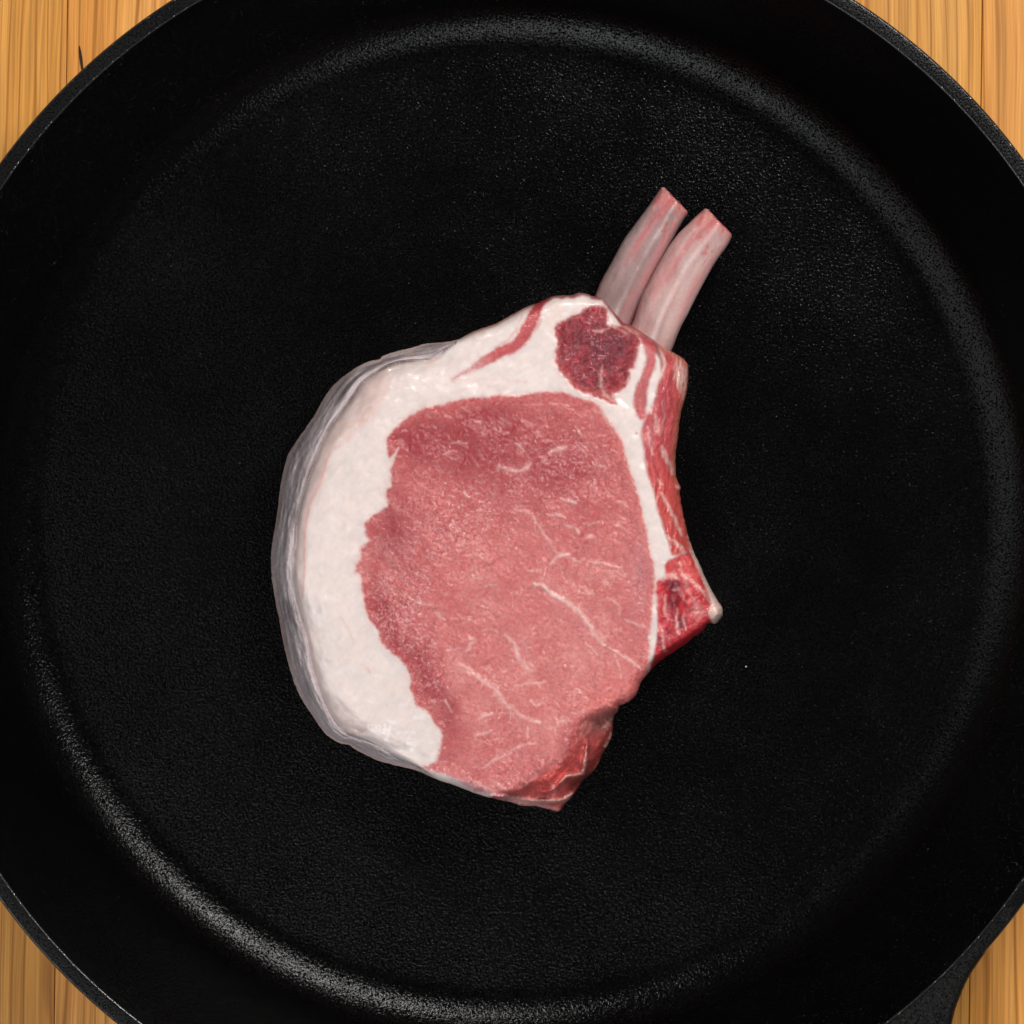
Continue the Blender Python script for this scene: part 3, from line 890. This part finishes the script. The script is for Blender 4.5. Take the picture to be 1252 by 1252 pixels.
spn = mixc(spn, (0.50, 0.10, 0.10), 0.6 * sstep(6, 0, -s_spin))
for pts, w, a in ([[(737, 447), (735, 460), (736, 474), (741, 484), (750, 490)], 2.4, .75], [[(726, 404), (736, 404), (744, 402)], 1.8, .6], [[(744, 399), (756, 402), (770, 410)], 1.6, .5],
                  [[(743, 382), (745, 397)], 2.0, .4]):
    spn = mixc(spn, (0.78, 0.42, 0.36), a * stroke(pts, w))
    Z -= 0.3 * stroke(pts, w)
spn = np.clip(spn, 0.004, 0.9)
C = mixm(C, spn, soft(s_spin + 1.5 * fbm(X / 4, Y / 4, 6, 2), 2.2))
edg = np.ones(X.shape + (3,)) * np.array([0.36, 0.05, 0.055]) * (1 + 0.3 * fbm(X / 6, Y / 3, 2, 3))[..., None]
edg = mixc(edg, (0.72, 0.36, 0.30), 0.6 * stroke([(763, 400), (777, 405), (787, 414)], 1.8))
C = mixm(C, edg, soft(s_edge, 1.5) * (1 - soft(s_spin, 1.3)))
# thin dark membrane along the top edge
C = mixc(C, (0.28, 0.03, 0.035), 0.85 * sstep(6, 2, d + 2 * fbm(X / 8, Y / 8, 3, 2)) * sstep(655, 668, X) * sstep(748, 742, X) * sstep(390, 375, Y))
C = mixc(C, (0.55, 0.17, 0.12), 0.7 * sstep(5, 1, d) * sstep(560, 580, X) * sstep(680, 650, X) * sstep(430, 410, Y))
# red streak in the fat
stq = np.ones(X.shape + (3,)) * np.array([0.52, 0.075, 0.080]) * (1 + 0.25 * fbm((X + Y) / 3, (X - Y) / 22, 4, 3))[..., None]
stq = mixc(stq, (0.34, 0.04, 0.05), 0.5 * sstep(400, 370, Y))
C = mixm(C, stq, soft(s_streak, 2.2) * (0.55 + 0.45 * sstep(570, 610, X)))
C = mixc(C, (0.62, 0.20, 0.18), 0.5 * stroke([(606, 424), (622, 415), (632, 400), (640, 384)], 1.5))
C = mixc(C, (0.60, 0.22, 0.2), 0.6 * stroke([(657, 402), (662, 388)], 2.0))

# rib side muscle and its layers
rb = np.ones(X.shape + (3,)) * np.array([0.52, 0.085, 0.085])
rb *= (1 + 0.30 * strn + 0.12 * fbm(X / 3, Y / 3, 6, 2))[..., None]
rb = mixc(rb, (0.78, 0.52, 0.46), 0.70 * sstep(0.15, 0.65, fbm(XW / 6.5, Y / 30, 6, 3)) * sstep(560, 500, Y))
rb = mixc(rb, (0.46, 0.07, 0.10), 0.6 * blob(812, 495, 8, 32) + 0.5 * blob(795, 535, 7, 24) + 0.55 * blob(798, 590, 9, 14))
rb = mixc(rb, (0.66, 0.22, 0.13), 0.6 * sstep(9, 1, d))
rb = mixc(rb, (0.66, 0.09, 0.075), 0.55 * sstep(560, 600, Y))
for pts, w, a in ([[(810, 545), (812, 556), (818, 566), (823, 580)], 3.2, .75], [[(809, 603), (814, 613), (820, 624), (827, 638), (833, 655)], 2.4, .8],
                  [[(815, 655), (824, 662), (832, 669), (840, 680), (850, 690)], 2.6, .85], [[(841, 655), (845, 668), (851, 682), (857, 696)], 2.6, .9],
                  [[(826, 594), (832, 597)], 2.0, .9], [[(832, 440), (834, 460), (832, 480)], 1.5, .7], [[(838, 450), (838, 470), (835, 488)], 1.3, .7],
                  [[(806, 428), (812, 440), (810, 455), (804, 466), (800, 480), (795, 505)], 2.8, .8], [[(826, 440), (829, 458), (828, 476)], 1.5, .5],
                  [[(800, 505), (803, 520), (806, 532)], 3.5, .55], [[(792, 520), (795, 545), (798, 556)], 1.6, .45], [[(805, 585), (808, 592)], 3, .5]):
    rb = mixc(rb, (0.84, 0.60, 0.54), a * stroke(pts, w))
C = mixm(C, rb, soft(s_rib, 3.2))
stp = np.ones(X.shape + (3,)) * np.array([0.46, 0.05, 0.058]) * (1 + 0.35 * fbm(X / 3, Y / 7, 7, 3))[..., None]
C = mixm(C, stp, 0.93 * soft(s_strip + 1.2 * fbm(X / 4, Y / 9, 2, 3), 2.8))
C = mixc(C, (0.62, 0.10, 0.12), 0.8 * blob(778, 530, 1.6))

# split backbone end
ch = np.ones(X.shape + (3,)) * np.array([0.54, 0.040, 0.050])
ch *= (1 + 0.5 * fbm(X / 4.5, Y / 6, 2, 4))[..., None]
ch = mixc(ch, (0.70, 0.10, 0.085), 0.7 * blob(840, 696, 22, 16, 40))
ch = mixc(ch, (0.115, 0.008, 0.020), 0.92 * np.clip(blob(822, 737, 8, 14) + blob(824, 715, 9, 6) + 0.8 * blob(832, 762, 6, 10), 0, 1))
ch = mixc(ch, (0.34, 0.03, 0.05), 0.6 * blob(812, 780, 10, 22, 15))
ch = mixc(ch, (0.78, 0.34, 0.31), 0.7 * blob(854, 748, 8, 9))
for pts, w, a in ([[(800, 707), (812, 706), (822, 703), (830, 708)], 4.0, .95], [[(831, 688), (834, 702), (845, 710), (858, 722), (868, 736)], 2.2, .75],
                  [[(814, 727), (813, 742), (813, 752), (818, 757)], 1.8, .65], [[(828, 744), (827, 756), (828, 768), (831, 777)], 1.8, .7],
                  [[(806, 762), (811, 778), (811, 792), (816, 797)], 1.6, .6], [[(834, 751), (837, 762), (839, 770)], 1.4, .5], [[(822, 722), (830, 720), (836, 733), (844, 735)], 2.0, .5],
                  [[(838, 706), (840, 722), (848, 732), (852, 744)], 2.4, .45]):
    ch = mixc(ch, (0.84, 0.52, 0.47), a * stroke(pts, w))
ch = mixc(ch, (0.44, 0.006, 0.012), 0.92 * cut)
TIP = [(838, 660), (848, 684), (856, 702), (862, 716), (866, 728), (869, 738), (866, 749), (869, 757), (876, 768), (900, 760), (895, 735), (870, 680)]
s_tip = sdf(TIP, X, Y) + warp * .5
ch = mixc(ch, (0.80, 0.60, 0.52), 0.9 * soft(s_tip, 2.2))
ch = np.clip(ch, 0.004, 0.9)
C = mixm(C, ch, soft(s_chine, 2.4))

# loose flap
fl = np.ones(X.shape + (3,)) * np.array([0.52, 0.085, 0.080])
fl *= (1 + 0.35 * fbm(X / 7, Y / 7, 3, 4))[..., None]
fl = mixc(fl, (0.36, 0.13, 0.12), 0.8 * np.clip(blob(722, 885, 30, 14, -30) + blob(740, 880, 12, 20), 0, 1))  # shadow in the fold at the flap's top, painted brownish
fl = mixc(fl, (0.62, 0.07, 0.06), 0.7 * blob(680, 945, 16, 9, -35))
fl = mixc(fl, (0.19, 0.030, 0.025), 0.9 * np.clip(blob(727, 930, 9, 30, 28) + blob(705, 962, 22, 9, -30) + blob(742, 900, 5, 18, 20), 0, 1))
for pts, w, a in ([[(716, 914), (716, 930), (713, 945), (703, 948), (692, 950), (687, 957)], 2.0, .85], [[(751, 876), (744, 885), (737, 889)], 2.2, .5], [[(748, 896), (744, 906), (739, 912)], 2.2, .7],
                  [[(694, 919), (682, 930), (669, 939), (649, 952), (633, 964)], 3.4, .5], [[(676, 960), (678, 967), (677, 972)], 2.4, .6], [[(734, 932), (728, 941)], 1.2, .5],
                  [[(756, 864), (754, 872)], 2.2, .5]):
    fl = mixc(fl, (0.84, 0.50, 0.42), a * stroke(pts, w))
fl = mixc(fl, (0.74, 0.42, 0.38), 0.75 * np.clip(lip + 0.8 * stroke([(600, 976), (640, 982), (684, 989)], 3.5, jit=.4), 0, 1))
fl = np.clip(fl, 0.004, 0.9)
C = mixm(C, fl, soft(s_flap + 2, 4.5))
C = np.clip(C, 0.004, 0.88)

# --- which part each vertex belongs to
reg = np.zeros(X.shape, int)
reg[s_rind < 0] = 1
reg[s_loin < 0] = 2
reg[(s_edge < 0)] = 3
reg[s_spin < 0] = 3
reg[s_streak < 0] = 4
reg[s_rib < 0] = 5
reg[s_strip < 0] = 5
reg[s_chine < 0] = 6
reg[s_flap < 0] = 7

P3 = at(X, Y, Z / 1000)
idx = np.arange(X.size).reshape(X.shape)
ci, cj = np.nonzero(cell)
faces = np.stack([idx[ci, cj], idx[ci + 1, cj], idx[ci + 1, cj + 1], idx[ci, cj + 1]], 1)
freg = reg[ci, cj]
V = P3.reshape(-1, 3)
CC = C.reshape(-1, 3)
# skirt: the cut side of the meat under the outline, curving in and down to the pan
e = np.concatenate([faces[:, [0, 1]], faces[:, [1, 2]], faces[:, [2, 3]], faces[:, [3, 0]]])
er = np.concatenate([freg] * 4)
key = np.minimum(e[:, 0], e[:, 1]).astype(np.int64) * X.size + np.maximum(e[:, 0], e[:, 1])
uq, inv, cnt = np.unique(key, return_inverse=True, return_counts=True)
bd = cnt[inv] == 1
eb, ebr = e[bd], er[bd]
bv = np.unique(eb)
gx3, gy3 = gxx.ravel()[bv], gyy.ravel()[bv]
ln = np.sqrt(gx3 ** 2 + gy3 ** 2) + 1e-6
nx3, ny3 = gx3 / ln, -gy3 / ln
base = V[bv]
rows = []
RN = 9
sk_v = []
sk_c = []
isr = reg.ravel()[bv] == 1
for k in range(1, RN + 1):
    f = k / RN
    z = base[:, 2] * (1 - f) + 0.0002 * f
    bul = 0.0016 * np.sin(math.pi * min(f * 1.25, 1.0)) - 0.0030 * f ** 3
    wob = 0.0003 * fbm(base[:, 0] * 700, base[:, 1] * 700 + z * 900, 1, 2)
    inn = np.where(isr, -0.0028 * f, -0.0035 * f) + wob * min(1, 2 * f) - 0.0003
    sk_v.append(np.stack([base[:, 0] + nx3 * inn, base[:, 1] + ny3 * inn, z], 1))
    sk_c.append(CC[bv] * (0.95 + 0.1 * fbm(base[:, 0] * 900, z * 900, 2, 2))[:, None])
off0 = len(V)
lut = np.full(X.size, -1)
lut[bv] = np.arange(len(bv))
Vall = np.concatenate([V] + sk_v)
Call = np.concatenate([CC] + sk_c)
fl_s, fr_s = [], []
for k in range(RN):
    def vid(j, kk):
        return eb[:, j] if kk == 0 else off0 + (kk - 1) * len(bv) + lut[eb[:, j]]
    fl_s.append(np.stack([vid(1, k), vid(0, k), vid(0, k + 1), vid(1, k + 1)], 1))
    fr_s.append(ebr)
Fall = np.concatenate([faces] + fl_s)
Rall = np.concatenate([freg] + fr_s)
# vertex normals of the whole piece, so that the seams between parts do not show
a_, b_, c_, d_ = (Vall[Fall[:, k]] for k in range(4))
fn = np.cross(c_ - a_, d_ - b_)
if fn[:len(faces), 2].mean() < 0:
    Fall = Fall[:, ::-1]
    fn = -fn
VN = np.zeros_like(Vall)
for k in range(4):
    for ax in range(3):
        VN[:, ax] += np.bincount(Fall[:, k], weights=fn[:, ax], minlength=len(Vall))
VN /= np.linalg.norm(VN, axis=1)[:, None] + 1e-12

cb = at(620, 690, 0.0)
chop = empty('pork_chop', tuple(cb), 'raw pork chop with white fat and two bare rib bones lying in the black skillet', 'pork chop')
PARTS = {0: ('fat_cap', M_fat), 1: ('rind', M_rind), 2: ('loin_muscle', M_loin), 3: ('inner_muscle', M_dark), 4: ('muscle_streak', M_red),
         5: ('rib_muscle', M_red), 6: ('backbone_end', M_red), 7: ('flap', M_red)}
LAB = {0: 'thick band of smooth white fat', 1: 'greyish wrinkled rind along the left side', 2: 'large pink round of lean meat with pale marbling',
       3: 'small dark red coarse muscle next to the bones', 4: 'thin red streak of meat in the white fat', 5: 'red and white layered meat along the right edge',
       6: 'dark bloody bone end at the right point', 7: 'loose orange red flap at the bottom tip'}
for r, (nm, mat) in PARTS.items():
    f = Fall[Rall == r]
    u, iv = np.unique(f, return_inverse=True)
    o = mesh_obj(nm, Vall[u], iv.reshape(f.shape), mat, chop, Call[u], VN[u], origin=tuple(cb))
    o['label'] = LAB[r]
# underside resting on the pan: closes the piece
ring = catmull(OUT, 1)
cx0, cy0 = 620, 700
inr = [(cx0 + (x - cx0) * 0.93, cy0 + (y - cy0) * 0.93) for x, y in ring]
pv = at([p[0] for p in inr], [p[1] for p in inr], 0.0004)
nn = len(pv)
vv = [tuple(p) for p in pv] + [tuple(at(cx0, cy0, 0.0004))]
o = mesh_obj('underside', vv, [(k, (k + 1) % nn, nn) for k in range(nn)], M_red, chop, np.tile([0.5, 0.15, 0.14], (nn + 1, 1)), origin=tuple(cb))


# --- the two bare rib bones
def rib_bone(Lp, Rp, z0, z1, thick, base_c, seed, ridge_at, label, cut_in=0.0):
    L = catmull(Lp, 14, closed=False)
    Rr = catmull(Rp, 14, closed=False)
    n = 150
    def resamp(P):
        s = np.concatenate([[0], np.cumsum(np.linalg.norm(np.diff(P, axis=0), axis=1))])
        t = np.linspace(0, s[-1], n)
        return np.stack([np.interp(t, s, P[:, 0]), np.interp(t, s, P[:, 1])], 1)
    L, Rr = resamp(L), resamp(Rr)
    nt_ = 72
    th = np.linspace(0, 2 * math.pi, nt_, endpoint=False)
    T, TH = np.meshgrid(np.linspace(0, 1, n), th, indexing='ij')
    mid = (L + Rr) / 2
    hv = (Rr - L) / 2
    cs, sn = np.cos(TH), np.sin(TH)
    u = np.sign(cs) * np.abs(cs) ** 0.92
    PX = mid[:, 0][:, None] + hv[:, 0][:, None] * u
    PY = mid[:, 1][:, None] + hv[:, 1][:, None] * u
    top_ = np.abs(sn) ** 0.72 * np.sign(sn)
    rdg = 0.9 * np.exp(-((u - ridge_at) / 0.22) ** 2) * (sn > 0)
    zc = (z0 + (z1 - z0) * T)
    wob = 0.55 * fbm(T * 9 + seed, TH * 1.6, seed, 4) * np.sin(TH / 2) ** 2
    PZ = zc + (thick * (1 - 0.12 * T)) * top_ + rdg + wob
    PX = PX + 1.0 * fbm(T * 9, T * 0 + seed, seed, 4)
    Pw = at(PX, PY, PZ / 1000)
    c = np.ones(PX.shape + (3,)) * np.array(base_c)
    st_ = fbm(u * 3.0 + seed, T * 2.2, seed, 4)
    st2 = fbm(u * 9.0 + seed, T * 5.0 + 2 * u, seed + 2, 4)
    c *= (1 + 0.20 * st_ + 0.16 * st2)[..., None]
    c = mixc(c, (0.60, 0.22, 0.22), np.clip(0.55 * sstep(-0.1, 0.5, fbm(u * 2.6 + 7, T * 3.6 + seed, seed + 1, 4)), 0, 1))
    c = mixc(c, (0.36, 0.20, 0.24), 0.45 * sstep(0.0, 0.6, fbm(u * 3.2 + 3, T * 4.0 + seed, seed + 3, 4)) * sstep(-0.2, 0.7, u))
    c = mixc(c, (0.76, 0.66, 0.65), 0.55 * np.exp(-((u - ridge_at - 0.05 + 0.12 * fbm(T * 5, T * 0, 2, 3)) / 0.16) ** 2) * sstep(-0.5, 0.3, fbm(T * 6, u * 2, 5, 2)))  # bright stripe of the ridge: highlight painted as a pale band
    tipn = T + 0.10 * fbm(u * 5, T * 14, 3, 4) - 0.10 * sstep(-0.3, 0.8, u)
    c = mixc(c, (0.70, 0.14, 0.12), sstep(0.84, 0.95, tipn) * 0.5)
    c = mixc(c, (0.74, 0.40, 0.36), 0.5 * sstep(0.1, 0.6, fbm(u * 6 + 1, T * 26, 6, 3)) * sstep(0.78, 0.9, T))
    c = mixc(c, (0.58, 0.08, 0.08), 0.6 * sstep(0.2, 0.6, fbm(u * 7 + 5, T * 24, 4, 3)) * sstep(0.7, 0.85, T))
    c = mixc(c, (0.50, 0.09, 0.10), 0.6 * sstep(0.4, 0.85, T) * np.exp(-((u + 0.55 - 0.35 * T + 0.2 * fbm(T * 6, T, 1, 3)) / 0.16) ** 2))
    c = np.clip(c, 0.01, 0.85)
    verts = Pw.reshape(-1, 3)
    cols = c.reshape(-1, 3)
    q = []
    for i in range(n - 1):
        for k in range(nt_):
            k2 = (k + 1) % nt_
            q.append((i * nt_ + k, i * nt_ + k2, (i + 1) * nt_ + k2, (i + 1) * nt_ + k))
    # sawn end: rounded lip, then porous face with red marrow
    endc = Pw[-1].mean(0)
    dirv = (Pw[-1].mean(0) - Pw[-6].mean(0))
    dirv /= np.linalg.norm(dirv)
    vl = list(verts)
    cl = list(cols)
    prev = (n - 1) * nt_
    for s, push, cc in ((0.90, 0.00035, (0.62, 0.26, 0.24)), (0.62, 0.0004, (0.60, 0.09, 0.09)), (0.3, 0.0004, (0.45, 0.05, 0.06))):
        st0 = len(vl)
        for k in range(nt_):
            j = 0.00012 * math.sin(k * 2.7 + seed) + 0.0001 * math.sin(k * 7.1)
            vl.append(endc + (Pw[-1, k] - endc) * s + dirv * (push + j))
            cl.append(np.array(cc) * (1 + 0.3 * math.sin(k * 5.3 + s * 9)))
        for k in range(nt_):
            k2 = (k + 1) % nt_
            q.append((prev + k, prev + k2, st0 + k2, st0 + k))
        prev = st0
    vl.append(endc + dirv * 0.0004)
    cl.append(np.array((0.4, 0.04, 0.05)))
    for k in range(nt_):
        q.append((prev + k, prev + (k + 1) % nt_, len(vl) - 1))
    o = mesh_obj('rib_bone', np.array(vl), q, M_bone, chop, np.clip(np.array(cl), 0.01, 0.9), origin=tuple(cb))
    o['label'] = label
    return o


rib_bone([(700, 420), (715, 389), (728, 359.5), (734.5, 344), (748, 319), (763, 292), (784, 264), (797, 246), (809, 229)],
         [(742, 450), (762, 420), (776, 394), (788, 367), (799, 341), (811, 317), (821, 296), (833, 274), (841, 262)],
         10.0, 8.5, 6.4, (0.38, 0.255, 0.245), 1, 0.15, 'greyer left rib bone, partly behind the other')
rib_bone([(742, 455), (758, 423), (773, 394), (786, 359.5), (798, 336.5), (809, 317), (824.6, 292), (843, 272), (861, 255)],
         [(790, 485), (806, 455), (821, 427), (834, 397), (847.6, 371), (863, 342), (876, 319), (888, 302), (894, 290)],
         15.5, 14.5, 6.6, (0.58, 0.385, 0.36), 2, 0.05, 'pinker right rib bone with a reddish sawn end')


# --- one grain of salt on the pan floor
bm = bmesh.new()
bmesh.ops.create_cube(bm, size=0.00034)
for i_, v_ in enumerate(bm.verts):
    v_.co += Vector((math.sin(i_ * 3.1), math.cos(i_ * 1.7), math.sin(i_ * 5.3))) * 0.00004
bmesh.ops.bevel(bm, geom=list(bm.edges), offset=0.00004, segments=2, affect='EDGES', profile=0.5)
me = bpy.data.meshes.new('salt_grain')
bm.to_mesh(me)
bm.free()
M_salt, nts, bss = new_mat('salt')
bss.inputs['Base Color'].default_value = (0.5, 0.5, 0.48, 1)
bss.inputs['Roughness'].default_value = 0.25
me.materials.append(M_salt)
so_ = bpy.data.objects.new('salt_grain', me)
COL.objects.link(so_)
so_.location = Vector(at(912, 815, 0.0004))
so_.rotation_euler = (0.1, 0.2, 0.7)
so_['label'] = 'tiny white salt grain on the bare black pan floor, right of the meat'
so_['category'] = 'salt grain'
